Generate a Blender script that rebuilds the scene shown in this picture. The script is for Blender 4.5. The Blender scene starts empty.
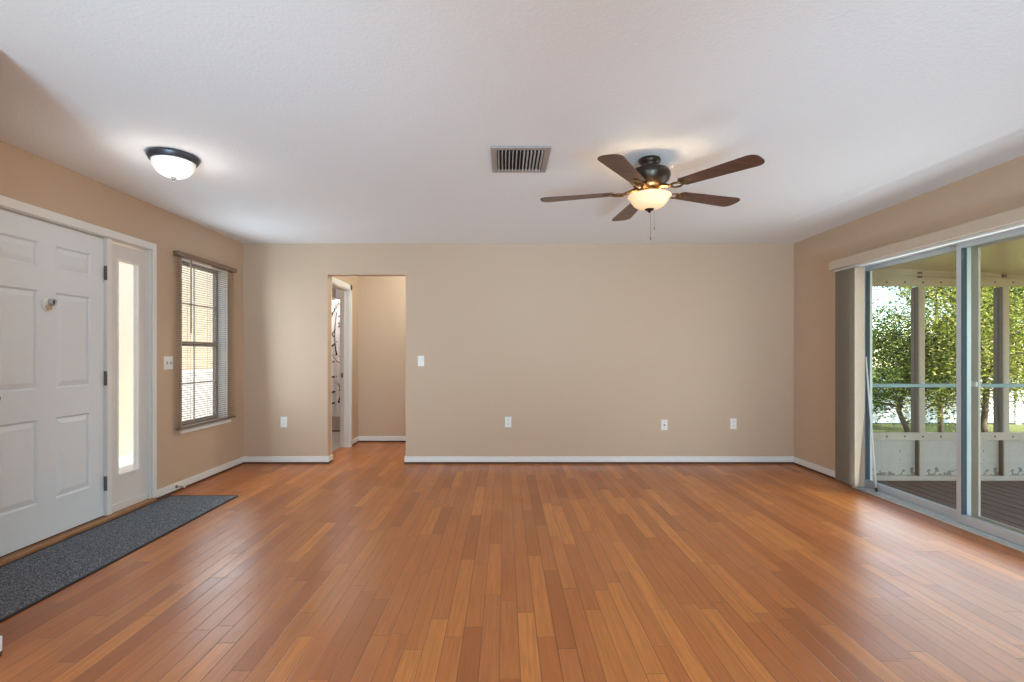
import bpy, bmesh, math, random
from mathutils import Vector, Matrix
random.seed(7)
PI = math.pi
S = bpy.context.scene
COL = S.collection

# ------------------------------------------------------------------ camera, sky, sun, large lights, exposure
cam = bpy.data.cameras.new('camera')
cam.sensor_width = 36.0
cam.lens = 36.0 * 508.0 / 1024.0
cam.shift_x = 7.0 / 1024.0
cam.shift_y = 13.5 / 1024.0
cam.clip_start = 0.05
cam_o = bpy.data.objects.new('camera', cam)
COL.objects.link(cam_o)
cam_o.location = (0, 0, 1.21)
cam_o.rotation_euler = (PI / 2, 0, 0)
S.camera = cam_o

world = bpy.data.worlds.new('sky')
S.world = world
world.use_nodes = True
wn = world.node_tree
wn.nodes.clear()
sky = wn.nodes.new('ShaderNodeTexSky')
sky.sky_type = 'NISHITA'
sky.sun_disc = False
sky.sun_elevation = math.radians(48)
sky.sun_rotation = math.radians(156)
sky.dust_density = 0.1
sky.ozone_density = 2.0
bgn = wn.nodes.new('ShaderNodeBackground')
bgn.inputs['Strength'].default_value = 0.46
wo = wn.nodes.new('ShaderNodeOutputWorld')
wn.links.new(sky.outputs[0], bgn.inputs['Color'])
wn.links.new(bgn.outputs[0], wo.inputs['Surface'])

def lamp(name, kind, loc, energy, color=(1, 1, 1), target=None, **kw):
    l = bpy.data.lights.new(name, kind)
    l.energy = energy
    l.color = color
    for k, v in kw.items():
        setattr(l, k, v)
    o = bpy.data.objects.new(name, l)
    COL.objects.link(o)
    o.location = loc
    if target is not None:
        d = Vector(target) - Vector(loc)
        o.rotation_euler = d.to_track_quat('-Z', 'Y').to_euler()
    return o

SUN_DIR = Vector((0.30, -0.68, 0.67))
lamp('sun', 'SUN', (4, -8, 9), 14.0, (1.0, 0.94, 0.84), target=Vector((4, -8, 9)) - SUN_DIR, angle=0.01)
# added fill panel behind the camera, standing in for missing daylight
lamp('rear_fill', 'AREA', (1.0, -2.8, 1.35), 132, (0.52, 0.80, 1.0), target=(-1.4, 3.4, 1.4),
     shape='RECTANGLE', size=3.6, size_y=1.9)
# lamp of the adjoining space behind the camera
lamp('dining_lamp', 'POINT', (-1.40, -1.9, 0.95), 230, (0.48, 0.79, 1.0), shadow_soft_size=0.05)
# added low fill disk aimed up to brighten the ceiling
lamp('ceiling_fill', 'AREA', (0.3, -0.4, 0.5), 10, (0.48, 0.79, 1.0), target=(0.4, 3.2, 2.44), shape='DISK', size=0.9)
# added fill lamps just inside the sliding door and left window, boosting their daylight
lamp('sliding_door_fill', 'AREA', (3.13, 3.55, 1.0), 23, (0.78, 0.91, 0.97), target=(0.0, 3.65, 1.25), shape='RECTANGLE', size=1.88, size_y=1.85)
lamp('left_window_fill', 'AREA', (-2.76, 4.93, 1.32), 14, (0.72, 0.89, 1.0), target=(0.0, 4.6, 1.5), shape='RECTANGLE', size=0.75, size_y=1.45)
for bx in (-1.0, 1.5):  # pair of added spots behind the camera, lifting the far ceiling
    lamp('far_ceiling_fill', 'SPOT', (bx * 0.8, -1.6, 0.4), 540, (0.48, 0.77, 1.0), target=(bx * 1.5, 5.3, 2.50), spot_size=math.radians(52),
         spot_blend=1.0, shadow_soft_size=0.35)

S.view_settings.view_transform = 'Standard'
S.view_settings.look = 'None'
S.view_settings.gamma = 1.0
S.view_settings.use_curve_mapping = False
S.view_settings.exposure = 0.0
S.cycles.use_denoising = True
S.cycles.max_bounces = 10
S.cycles.diffuse_bounces = 5
S.cycles.transparent_max_bounces = 16
S.cycles.caustics_reflective = False
S.cycles.caustics_refractive = False
S.cycles.sample_clamp_indirect = 6.0

# ------------------------------------------------------------------ materials
def srgb(r, g, b):
    f = lambda c: (c / 255 / 12.92) if c / 255 <= 0.04045 else ((c / 255 + 0.055) / 1.055) ** 2.4
    return (f(r), f(g), f(b), 1.0)

def new_mat(name):
    m = bpy.data.materials.new(name)
    m.use_nodes = True
    nt = m.node_tree
    return m, nt, nt.nodes['Principled BSDF']

def N(nt, typ, **kw):
    n = nt.nodes.new(typ)
    for k, v in kw.items():
        setattr(n, k, v)
    return n

def mth(nt, op, a, b=None, c=None):
    n = nt.nodes.new('ShaderNodeMath')
    n.operation = op
    for i, v in enumerate((a, b, c)):
        if v is None:
            continue
        if isinstance(v, (int, float)):
            n.inputs[i].default_value = v
        else:
            nt.links.new(v, n.inputs[i])
    return n.outputs[0]

def mixc(nt, fac, a, b, mode='MIX'):
    n = nt.nodes.new('ShaderNodeMix')
    n.data_type = 'RGBA'
    n.blend_type = mode
    for sock, v in ((n.inputs[0], fac), (n.inputs[6], a), (n.inputs[7], b)):
        if isinstance(v, (int, float)):
            sock.default_value = v
        elif isinstance(v, tuple):
            sock.default_value = v
        else:
            nt.links.new(v, sock)
    return n.outputs[2]

def plain(name, col, rough=0.5, metal=0.0, var=0.05, nscale=6.0, bump=0.0, bscale=80.0, spec=0.5, coat=0.0):
    m, nt, b = new_mat(name)
    tc = N(nt, 'ShaderNodeTexCoord')
    no = N(nt, 'ShaderNodeTexNoise')
    no.inputs['Scale'].default_value = nscale
    no.inputs['Detail'].default_value = 4
    nt.links.new(tc.outputs['Object'], no.inputs['Vector'])
    dark = tuple(c * (1 - var) for c in col[:3]) + (1,)
    light = tuple(min(1, c * (1 + var)) for c in col[:3]) + (1,)
    nt.links.new(mixc(nt, no.outputs['Fac'], dark, light), b.inputs['Base Color'])
    b.inputs['Roughness'].default_value = rough
    b.inputs['Metallic'].default_value = metal
    b.inputs['Specular IOR Level'].default_value = spec
    b.inputs['Coat Weight'].default_value = coat
    if bump:
        n2 = N(nt, 'ShaderNodeTexNoise')
        n2.inputs['Scale'].default_value = bscale
        n2.inputs['Detail'].default_value = 3
        nt.links.new(tc.outputs['Object'], n2.inputs['Vector'])
        bp = N(nt, 'ShaderNodeBump')
        bp.inputs['Strength'].default_value = bump
        bp.inputs['Distance'].default_value = 0.004
        nt.links.new(n2.outputs['Fac'], bp.inputs['Height'])
        nt.links.new(bp.outputs[0], b.inputs['Normal'])
    return m

def plank_floor():
    m, nt, b = new_mat('oak_strip_floor')
    tc = N(nt, 'ShaderNodeTexCoord')
    sp = N(nt, 'ShaderNodeSeparateXYZ')
    nt.links.new(tc.outputs['Object'], sp.inputs[0])
    x, y = sp.outputs[0], sp.outputs[1]
    u = mth(nt, 'DIVIDE', mth(nt, 'ADD', x, 20.0), 0.079)
    ci = mth(nt, 'FLOOR', u)
    cf = mth(nt, 'FRACT', u)
    w1 = N(nt, 'ShaderNodeTexWhiteNoise', noise_dimensions='1D')
    nt.links.new(ci, w1.inputs['W'])
    off = mth(nt, 'MULTIPLY', w1.outputs['Value'], 7.0)
    w1b = N(nt, 'ShaderNodeTexWhiteNoise', noise_dimensions='1D')
    nt.links.new(mth(nt, 'ADD', ci, 91.3), w1b.inputs['W'])
    ln = mth(nt, 'ADD', mth(nt, 'MULTIPLY', w1b.outputs['Value'], 0.45), 0.55)
    v = mth(nt, 'DIVIDE', mth(nt, 'ADD', mth(nt, 'ADD', y, 30.0), off), ln)
    bi = mth(nt, 'FLOOR', v)
    bf = mth(nt, 'FRACT', v)
    cb = N(nt, 'ShaderNodeCombineXYZ')
    nt.links.new(ci, cb.inputs[0]); nt.links.new(bi, cb.inputs[1])
    w2 = N(nt, 'ShaderNodeTexWhiteNoise', noise_dimensions='2D')
    nt.links.new(cb.outputs[0], w2.inputs['Vector'])
    tone = w2.outputs['Value']
    cr = N(nt, 'ShaderNodeValToRGB')
    e = cr.color_ramp.elements
    e[0].position = 0.0; e[0].color = srgb(166, 94, 45)
    e[1].position = 1.0; e[1].color = srgb(218, 138, 69)
    for p, c in ((0.25, (188, 109, 53)), (0.45, (196, 118, 59)), (0.62, (190, 115, 62)), (0.8, (205, 126, 62))):
        k = e.new(p); k.color = srgb(*c)
    nt.links.new(tone, cr.inputs[0])
    # grain, stretched along each board and shifted per board
    sep2 = N(nt, 'ShaderNodeCombineXYZ')
    nt.links.new(mth(nt, 'MULTIPLY', x, 70.0), sep2.inputs[0])
    nt.links.new(mth(nt, 'MULTIPLY', y, 3.2), sep2.inputs[1])
    nt.links.new(mth(nt, 'MULTIPLY', tone, 37.0), sep2.inputs[2])
    gr = N(nt, 'ShaderNodeTexNoise')
    gr.inputs['Scale'].default_value = 1.0; gr.inputs['Detail'].default_value = 5; gr.inputs['Distortion'].default_value = 0.6
    nt.links.new(sep2.outputs[0], gr.inputs['Vector'])
    c1 = mixc(nt, mth(nt, 'MULTIPLY', mth(nt, 'SUBTRACT', gr.outputs['Fac'], 0.35), 1.4), cr.outputs[0], srgb(155, 88, 41), 'MIX')
    # worn greyish areas
    wn_ = N(nt, 'ShaderNodeTexNoise')
    wn_.inputs['Scale'].default_value = 0.9; wn_.inputs['Detail'].default_value = 4
    nt.links.new(tc.outputs['Object'], wn_.inputs['Vector'])
    wr = mth(nt, 'MULTIPLY', mth(nt, 'MAXIMUM', mth(nt, 'SUBTRACT', wn_.outputs['Fac'], 0.52), 0.0), 1.6)
    c2 = mixc(nt, wr, c1, srgb(184, 126, 84))
    # dark blotches / dings
    dn = N(nt, 'ShaderNodeTexNoise')
    dn.inputs['Scale'].default_value = 9.0; dn.inputs['Detail'].default_value = 2
    nt.links.new(tc.outputs['Object'], dn.inputs['Vector'])
    dk = mth(nt, 'MULTIPLY', mth(nt, 'GREATER_THAN', dn.outputs['Fac'], 0.80), 0.25)
    c2 = mixc(nt, dk, c2, srgb(96, 58, 36))
    # seams
    dx = mth(nt, 'MULTIPLY', mth(nt, 'MINIMUM', cf, mth(nt, 'SUBTRACT', 1.0, cf)), 0.079)
    dy = mth(nt, 'MULTIPLY', mth(nt, 'MINIMUM', bf, mth(nt, 'SUBTRACT', 1.0, bf)), ln)
    dd = mth(nt, 'MINIMUM', dx, dy)
    seam = N(nt, 'ShaderNodeMapRange')
    seam.inputs[1].default_value = 0.0005; seam.inputs[2].default_value = 0.0024
    seam.inputs[3].default_value = 1.0; seam.inputs[4].default_value = 0.0
    nt.links.new(dd, seam.inputs[0])
    sstr = N(nt, 'ShaderNodeTexWhiteNoise', noise_dimensions='1D')
    nt.links.new(mth(nt, 'ADD', ci, 7.7), sstr.inputs['W'])
    sa = mth(nt, 'MULTIPLY', seam.outputs[0], mth(nt, 'ADD', mth(nt, 'MULTIPLY', sstr.outputs['Value'], 0.45), 0.5))
    c3 = mixc(nt, sa, c2, srgb(82, 48, 30))
    nt.links.new(c3, b.inputs['Base Color'])
    rn = N(nt, 'ShaderNodeTexNoise')
    rn.inputs['Scale'].default_value = 2.2; rn.inputs['Detail'].default_value = 6
    nt.links.new(tc.outputs['Object'], rn.inputs['Vector'])
    nt.links.new(mth(nt, 'ADD', mth(nt, 'MULTIPLY', rn.outputs['Fac'], 0.26), 0.22), b.inputs['Roughness'])
    b.inputs['Specular IOR Level'].default_value = 0.5
    b.inputs['Coat Weight'].default_value = 0.12
    b.inputs['Coat Roughness'].default_value = 0.28
    # bump: seams, slight cupping of each board, fine grain
    cup = mth(nt, 'MULTIPLY', mth(nt, 'SUBTRACT', 1.0, seam.outputs[0]), 1.0)
    tilt = mth(nt, 'MULTIPLY', mth(nt, 'MULTIPLY', mth(nt, 'SUBTRACT', tone, 0.5), cf), 0.9)
    h = mth(nt, 'ADD', mth(nt, 'ADD', cup, tilt), mth(nt, 'MULTIPLY', gr.outputs['Fac'], 0.25))
    bp = N(nt, 'ShaderNodeBump')
    bp.inputs['Strength'].default_value = 0.35
    bp.inputs['Distance'].default_value = 0.0016
    nt.links.new(h, bp.inputs['Height'])
    nt.links.new(bp.outputs[0], b.inputs['Normal'])
    nt.links.new(bp.outputs[0], b.inputs['Coat Normal'])
    return m

def wood_mat(name, c0, c1, axis=0, rough=0.4, freq=60.0):
    m, nt, b = new_mat(name)
    tc = N(nt, 'ShaderNodeTexCoord')
    mp = N(nt, 'ShaderNodeMapping')
    sc = [freq, freq, freq]; sc[axis] = freq * 0.06
    mp.inputs['Scale'].default_value = sc
    nt.links.new(tc.outputs['Object'], mp.inputs[0])
    no = N(nt, 'ShaderNodeTexNoise')
    no.inputs['Scale'].default_value = 1.0; no.inputs['Detail'].default_value = 5; no.inputs['Distortion'].default_value = 0.8
    nt.links.new(mp.outputs[0], no.inputs['Vector'])
    cr = N(nt, 'ShaderNodeValToRGB')
    cr.color_ramp.elements[0].position = 0.3; cr.color_ramp.elements[0].color = c0
    cr.color_ramp.elements[1].position = 0.72; cr.color_ramp.elements[1].color = c1
    nt.links.new(no.outputs['Fac'], cr.inputs[0])
    nt.links.new(cr.outputs[0], b.inputs['Base Color'])
    b.inputs['Roughness'].default_value = rough
    return m

def glass_mat(name, tint=(0.94, 0.97, 0.96, 1), refl=0.4, frost=0.0):
    m = bpy.data.materials.new(name)
    m.use_nodes = True
    nt = m.node_tree
    nt.nodes.clear()
    out = N(nt, 'ShaderNodeOutputMaterial')
    tr = N(nt, 'ShaderNodeBsdfTransparent')
    tr.inputs[0].default_value = tint
    gl = N(nt, 'ShaderNodeBsdfGlossy')
    gl.inputs['Roughness'].default_value = 0.02
    lw = N(nt, 'ShaderNodeLayerWeight')
    lw.inputs['Blend'].default_value = 0.5
    fres = mth(nt, 'ADD', mth(nt, 'MULTIPLY', mth(nt, 'POWER', lw.outputs['Facing'], 5.0), refl), 0.025)
    mx = N(nt, 'ShaderNodeMixShader')
    nt.links.new(fres, mx.inputs[0])
    base = tr.outputs[0]
    if frost:
        tl = N(nt, 'ShaderNodeBsdfTranslucent')
        tl.inputs[0].default_value = (0.9, 0.92, 0.93, 1)
        m1 = N(nt, 'ShaderNodeMixShader')
        m1.inputs[0].default_value = frost
        nt.links.new(tr.outputs[0], m1.inputs[1]); nt.links.new(tl.outputs[0], m1.inputs[2])
        base = m1.outputs[0]
    nt.links.new(base, mx.inputs[1])
    nt.links.new(gl.outputs[0], mx.inputs[2])
    nt.links.new(mx.outputs[0], out.inputs['Surface'])
    return m

def lit_glass(name, col, emit, strength):
    m, nt, b = new_mat(name)
    tc = N(nt, 'ShaderNodeTexCoord')
    no = N(nt, 'ShaderNodeTexNoise')
    no.inputs['Scale'].default_value = 14.0; no.inputs['Detail'].default_value = 4; no.inputs['Distortion'].default_value = 1.5
    nt.links.new(tc.outputs['Object'], no.inputs['Vector'])
    b.inputs['Base Color'].default_value = col
    b.inputs['Roughness'].default_value = 0.3
    e2 = tuple(c * 0.7 for c in emit[:3]) + (1,)
    nt.links.new(mixc(nt, no.outputs['Fac'], e2, emit), b.inputs['Emission Color'])
    b.inputs['Emission Strength'].default_value = strength
    return m

def leaf_mat(name, stops):
    m = bpy.data.materials.new(name)
    m.use_nodes = True
    nt = m.node_tree
    nt.nodes.clear()
    out = N(nt, 'ShaderNodeOutputMaterial')
    ge = N(nt, 'ShaderNodeNewGeometry')
    cr = N(nt, 'ShaderNodeValToRGB')
    e = cr.color_ramp.elements
    e[0].position = stops[0][0]; e[0].color = srgb(*stops[0][1])
    e[1].position = stops[-1][0]; e[1].color = srgb(*stops[-1][1])
    for p, c in stops[1:-1]:
        k = e.new(p); k.color = srgb(*c)
    nt.links.new(ge.outputs['Random Per Island'], cr.inputs[0])
    d = N(nt, 'ShaderNodeBsdfDiffuse'); t = N(nt, 'ShaderNodeBsdfTranslucent')
    nt.links.new(cr.outputs[0], d.inputs[0]); nt.links.new(cr.outputs[0], t.inputs[0])
    mx = N(nt, 'ShaderNodeMixShader'); mx.inputs[0].default_value = 0.42
    nt.links.new(d.outputs[0], mx.inputs[1]); nt.links.new(t.outputs[0], mx.inputs[2])
    nt.links.new(mx.outputs[0], out.inputs['Surface'])
    return m

def speckle(name, cols, scale=260.0, rough=0.95, bump=0.6):
    m, nt, b = new_mat(name)
    tc = N(nt, 'ShaderNodeTexCoord')
    no = N(nt, 'ShaderNodeTexNoise')
    no.inputs['Scale'].default_value = scale; no.inputs['Detail'].default_value = 2
    nt.links.new(tc.outputs['Object'], no.inputs['Vector'])
    cr = N(nt, 'ShaderNodeValToRGB')
    e = cr.color_ramp.elements
    e[0].position = 0.34; e[0].color = cols[0]
    e[1].position = 0.68; e[1].color = cols[-1]
    for i, c in enumerate(cols[1:-1]):
        k = e.new(0.34 + 0.34 * (i + 1) / (len(cols) - 1)); k.color = c
    nt.links.new(no.outputs['Fac'], cr.inputs[0])
    nt.links.new(cr.outputs[0], b.inputs['Base Color'])
    b.inputs['Roughness'].default_value = rough
    b.inputs['Specular IOR Level'].default_value = 0.15
    bp = N(nt, 'ShaderNodeBump')
    bp.inputs['Strength'].default_value = bump; bp.inputs['Distance'].default_value = 0.004
    nt.links.new(no.outputs['Fac'], bp.inputs['Height'])
    nt.links.new(bp.outputs[0], b.inputs['Normal'])
    return m

def stained_panel():
    m, nt, b = new_mat('white_kick_panel')
    tc = N(nt, 'ShaderNodeTexCoord')
    sp = N(nt, 'ShaderNodeSeparateXYZ')
    nt.links.new(tc.outputs['Object'], sp.inputs[0])
    no = N(nt, 'ShaderNodeTexNoise')
    no.inputs['Scale'].default_value = 22.0; no.inputs['Detail'].default_value = 6
    nt.links.new(tc.outputs['Object'], no.inputs['Vector'])
    low = N(nt, 'ShaderNodeMapRange')
    low.inputs[1].default_value = 0.0; low.inputs[2].default_value = 0.10
    low.inputs[3].default_value = 0.24; low.inputs[4].default_value = 0.0
    nt.links.new(sp.outputs[2], low.inputs[0])
    st = mth(nt, 'GREATER_THAN', mth(nt, 'ADD', no.outputs['Fac'], low.outputs[0]), 0.70)
    c = mixc(nt, no.outputs['Fac'], srgb(198, 188, 176), srgb(214, 206, 194))
    nt.links.new(mixc(nt, mth(nt, 'MULTIPLY', st, 0.75), c, srgb(110, 100, 92)), b.inputs['Base Color'])
    b.inputs['Roughness'].default_value = 0.6
    return m

M = {}
M['floor'] = plank_floor()
M['wall'] = plain('beige_wall_paint', srgb(201, 174, 149), 0.55, var=0.02, nscale=2.0, bump=0.25, bscale=140, spec=0.35)
M['ceiling'] = plain('white_textured_ceiling', srgb(238, 240, 242), 0.9, var=0.012, nscale=30, bump=0.55, bscale=62, spec=0.1)
M['trim'] = plain('white_trim_paint', srgb(232, 229, 225), 0.4, var=0.015)
M['door'] = plain('white_door_paint', srgb(230, 234, 238), 0.42, var=0.015)
M['sidelight'] = plain('warm_white_paint', srgb(226, 218, 212), 0.45, var=0.015)
M['gap'] = plain('dark_floor_edge', srgb(92, 62, 46), 0.8, var=0.25, nscale=14)
M['oak'] = wood_mat('oak_threshold', srgb(150, 100, 64), srgb(190, 140, 98), 1, 0.45)
M['plate'] = plain('white_plastic', srgb(236, 233, 228), 0.35, var=0.01)
M['slot'] = plain('dark_slot', srgb(60, 56, 52), 0.6)
M['hinge'] = plain('dark_steel', srgb(112, 108, 104), 0.4, metal=0.4, var=0.1)
M['chrome'] = plain('chrome', srgb(200, 205, 208), 0.18, metal=1.0)
M['cover'] = plain('tan_cover', srgb(196, 172, 144), 0.4)
M['lens'] = plain('dark_lens', srgb(70, 84, 88), 0.1)
M['bronze'] = plain('oil_rubbed_bronze', srgb(64, 54, 46), 0.32, metal=0.75, var=0.2, nscale=18)
M['rimgrey'] = plain('dark_pewter', srgb(82, 82, 88), 0.35, metal=0.6, var=0.1)
M['brass'] = plain('antique_brass', srgb(128, 98, 62), 0.3, metal=0.9, var=0.25, nscale=30)
M['blade'] = wood_mat('walnut_blade', srgb(64, 32, 24), srgb(108, 60, 44), 0, 0.32, 40)
M['bladet'] = wood_mat('walnut_blade', srgb(64, 32, 24), srgb(108, 60, 44), 0, 0.32, 40)
M['fanbowl'] = lit_glass('amber_alabaster_glass', srgb(250, 226, 190), (1.0, 0.62, 0.30, 1), 0.62)
M['flushbowl'] = lit_glass('white_alabaster_glass', srgb(250, 246, 240), (1.0, 0.95, 0.88, 1), 0.42)
M['vent'] = plain('register_enamel', srgb(160, 152, 146), 0.5, var=0.04)
M['ventdark'] = plain('duct_interior', srgb(30, 22, 20), 0.9)
M['blind'] = plain('tan_slat', srgb(176, 150, 124), 0.45, var=0.05)
M['blindrail'] = wood_mat('tan_headrail', srgb(120, 96, 76), srgb(146, 120, 96), 1, 0.5)
M['cord'] = plain('tan_cord', srgb(190, 170, 150), 0.7)
M['vane'] = plain('taupe_vane', srgb(160, 139, 118), 0.6, var=0.05, nscale=20, bump=0.2, bscale=200)
M['valance'] = plain('beige_valance', srgb(196, 178, 158), 0.6, var=0.04, nscale=50, bump=0.2, bscale=200)
M['alu'] = plain('brushed_aluminium', srgb(200, 210, 216), 0.35, metal=0.25, var=0.05)
M['alulight'] = plain('pale_aluminium', srgb(218, 220, 218), 0.4, metal=0.2, var=0.03)
M['rail'] = plain('blue_grey_rail', srgb(138, 166, 176), 0.35, metal=0.25, var=0.04)
M['gasket'] = plain('dark_gasket', srgb(60, 74, 82), 0.6)
M['glass'] = glass_mat('clear_glass')
M['frost'] = glass_mat('hammered_glass', frost=0.25)
M['post'] = plain('beige_porch_post', srgb(206, 192, 176), 0.5, var=0.04)
M['postrib'] = plain('taupe_channel', srgb(128, 112, 98), 0.6, var=0.08)
M['porchceil'] = plain('cream_porch_ceiling', srgb(240, 222, 192), 0.28, var=0.05, nscale=2.0)
M['kick'] = stained_panel()
M['deck'] = wood_mat('weathered_deck', srgb(100, 78, 64), srgb(140, 114, 96), 1, 0.6, 40)
M['screw'] = plain('grey_bolt', srgb(96, 88, 80), 0.5, metal=0.5)
M['mat'] = speckle('charcoal_ribbed_carpet', [srgb(60, 63, 70), srgb(108, 113, 122), srgb(164, 170, 178)], 165)
M['matedge'] = plain('black_rubber_edge', srgb(44, 34, 32), 0.7, bump=0.2)
M['tile'] = plain('grey_bath_tile', srgb(180, 174, 168), 0.4, var=0.08)
M['curtain'] = plain('white_curtain_fabric', srgb(236, 236, 238), 0.8, var=0.02)
M['ink'] = plain('black_branch_print', srgb(40, 40, 44), 0.8)
M['tub'] = plain('cream_tub_enamel', srgb(208, 196, 184), 0.25, var=0.02)
M['bathwall'] = plain('pale_grey_bath_paint', srgb(216, 212, 212), 0.6, var=0.02)
M['stucco'] = plain('beige_stucco', srgb(216, 196, 170), 0.9, var=0.06, nscale=8, bump=0.5, bscale=60)
M['concrete'] = plain('pale_concrete', srgb(206, 206, 204), 0.9, var=0.06, nscale=5)
M['whitepaint'] = plain('white_masonry_paint', srgb(238, 238, 238), 0.8, var=0.02)
M['grey_sash'] = plain('grey_sash', srgb(150, 148, 144), 0.5, var=0.03)
M['lawn'] = speckle('lawn_grass', [srgb(88, 94, 48), srgb(112, 116, 64), srgb(142, 142, 92)], 30)
M['bark'] = plain('grey_brown_bark', srgb(98, 82, 68), 0.9, var=0.35, nscale=12, bump=0.5, bscale=30)
M['leaf'] = leaf_mat('sunlit_leaf', [(0.0, (58, 66, 30)), (0.35, (112, 122, 46)), (0.7, (168, 168, 72)), (1.0, (214, 204, 122))])
M['leafd'] = leaf_mat('deep_green_leaf', [(0.0, (38, 52, 26)), (0.5, (86, 108, 46)), (1.0, (158, 164, 78))])
M['fence'] = plain('white_vinyl_fence', srgb(240, 240, 240), 0.5, var=0.02)
M['roof'] = plain('grey_roof', srgb(120, 116, 112), 0.9)

# ------------------------------------------------------------------ mesh helpers
class MB:
    def __init__(self):
        self.bm = bmesh.new()
        self.mats = []
    def _mi(self, m):
        if m is None:
            return 0
        if m not in self.mats:
            self.mats.append(m)
        return self.mats.index(m)
    def face(self, vs, m=None):
        try:
            f = self.bm.faces.new(vs)
            f.material_index = self._mi(m)
            return f
        except ValueError:
            return None
    def poly(self, pts, m=None):
        return self.face([self.bm.verts.new(p) for p in pts], m)
    def box(self, x0, x1, y0, y1, z0, z1, bev=0.0, m=None, xf=None):
        x0, x1 = min(x0, x1), max(x0, x1)
        y0, y1 = min(y0, y1), max(y0, y1)
        z0, z1 = min(z0, z1), max(z0, z1)
        ps = [(x, y, z) for z in (z0, z1) for x, y in ((x0, y0), (x1, y0), (x1, y1), (x0, y1))]
        vs = [self.bm.verts.new(xf @ Vector(p) if xf else p) for p in ps]
        fs = []
        for q in ((3, 2, 1, 0), (4, 5, 6, 7), (0, 1, 5, 4), (1, 2, 6, 5), (2, 3, 7, 6), (3, 0, 4, 7)):
            fs.append(self.face([vs[i] for i in q], m))
        if bev:
            ed = list({e for f in fs for e in f.edges})
            bmesh.ops.bevel(self.bm, geom=ed, offset=bev, segments=2, profile=0.5, affect='EDGES')
        return self
    def tube(self, pts, r, n=8, m=None, cap=True):
        pts = [Vector(p) for p in pts]
        rs = r if isinstance(r, (list, tuple)) else [r] * len(pts)
        rings = []
        prev = None
        for i, p in enumerate(pts):
            a = pts[max(0, i - 1)]; b = pts[min(len(pts) - 1, i + 1)]
            t = (b - a).normalized()
            if prev is None:
                up = Vector((0, 0, 1)) if abs(t.z) < 0.9 else Vector((1, 0, 0))
                u = t.cross(up).normalized()
            else:
                u = (prev - t * prev.dot(t))
                u = u.normalized() if u.length > 1e-6 else t.orthogonal().normalized()
            prev = u
            w = t.cross(u)
            rings.append([self.bm.verts.new(p + (u * math.cos(2 * PI * k / n) + w * math.sin(2 * PI * k / n)) * rs[i]) for k in range(n)])
        for i in range(len(rings) - 1):
            for k in range(n):
                f = self.face([rings[i][k], rings[i][(k + 1) % n], rings[i + 1][(k + 1) % n], rings[i + 1][k]], m)
                if f: f.smooth = True
        if cap:
            self.face(rings[0][::-1], m); self.face(rings[-1], m)
        return self
    def lathe(self, prof, c=(0, 0, 0), n=32, m=None, axis='Z', smooth=True):
        c = Vector(c)
        def pt(r, h, a):
            if axis == 'Z': return c + Vector((r * math.cos(a), r * math.sin(a), h))
            if axis == 'X': return c + Vector((h, r * math.cos(a), r * math.sin(a)))
            return c + Vector((r * math.sin(a), h, r * math.cos(a)))
        rings = []
        for r, h in prof:
            if r < 1e-6:
                rings.append([self.bm.verts.new(pt(0, h, 0))])
            else:
                rings.append([self.bm.verts.new(pt(r, h, 2 * PI * k / n)) for k in range(n)])
        for a, b in zip(rings, rings[1:]):
            for k in range(n):
                k2 = (k + 1) % n
                if len(a) == 1 and len(b) == 1: continue
                if len(a) == 1: f = self.face([a[0], b[k], b[k2]], m)
                elif len(b) == 1: f = self.face([a[k], a[k2], b[0]], m)
                else: f = self.face([a[k], a[k2], b[k2], b[k]], m)
                if f: f.smooth = smooth
        return self
    def prism(self, outline, z0, z1, xf=None, m=None):
        xf = xf or Matrix.Identity(4)
        lo = [self.bm.verts.new(xf @ Vector((x, y, z0))) for x, y in outline]
        hi = [self.bm.verts.new(xf @ Vector((x, y, z1))) for x, y in outline]
        n = len(outline)
        self.face(lo[::-1], m); self.face(hi, m)
        for i in range(n):
            self.face([lo[i], lo[(i + 1) % n], hi[(i + 1) % n], hi[i]], m)
        return self
    def grid(self, axis, a0, a1, u0, u1, z0, z1, holes, m=None):
        """A wall slab with rectangular holes. axis 'X': thickness along X, u = Y; axis 'Y': thickness along Y, u = X."""
        us = sorted({u0, u1} | {v for h in holes for v in h[:2] if u0 < v < u1})
        zs = sorted({z0, z1} | {v for h in holes for v in h[2:] if z0 < v < z1})
        def solid(i, j):
            if i < 0 or j < 0 or i >= len(us) - 1 or j >= len(zs) - 1: return False
            uc = (us[i] + us[i + 1]) / 2; zc = (zs[j] + zs[j + 1]) / 2
            return not any(h[0] < uc < h[1] and h[2] < zc < h[3] for h in holes)
        P = (lambda a, u, z: (a, u, z)) if axis == 'X' else (lambda a, u, z: (u, a, z))
        for i in range(len(us) - 1):
            for j in range(len(zs) - 1):
                if not solid(i, j): continue
                ua, ub, za, zb = us[i], us[i + 1], zs[j], zs[j + 1]
                for a in (a0, a1):
                    self.poly([P(a, ua, za), P(a, ub, za), P(a, ub, zb), P(a, ua, zb)], m)
                if not solid(i - 1, j): self.poly([P(a0, ua, za), P(a1, ua, za), P(a1, ua, zb), P(a0, ua, zb)], m)
                if not solid(i + 1, j): self.poly([P(a0, ub, za), P(a1, ub, za), P(a1, ub, zb), P(a0, ub, zb)], m)
                if not solid(i, j - 1): self.poly([P(a0, ua, za), P(a1, ua, za), P(a1, ub, za), P(a0, ub, za)], m)
                if not solid(i, j + 1): self.poly([P(a0, ua, zb), P(a1, ua, zb), P(a1, ub, zb), P(a0, ub, zb)], m)
        bmesh.ops.remove_doubles(self.bm, verts=self.bm.verts[:], dist=1e-5)
        return self
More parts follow.
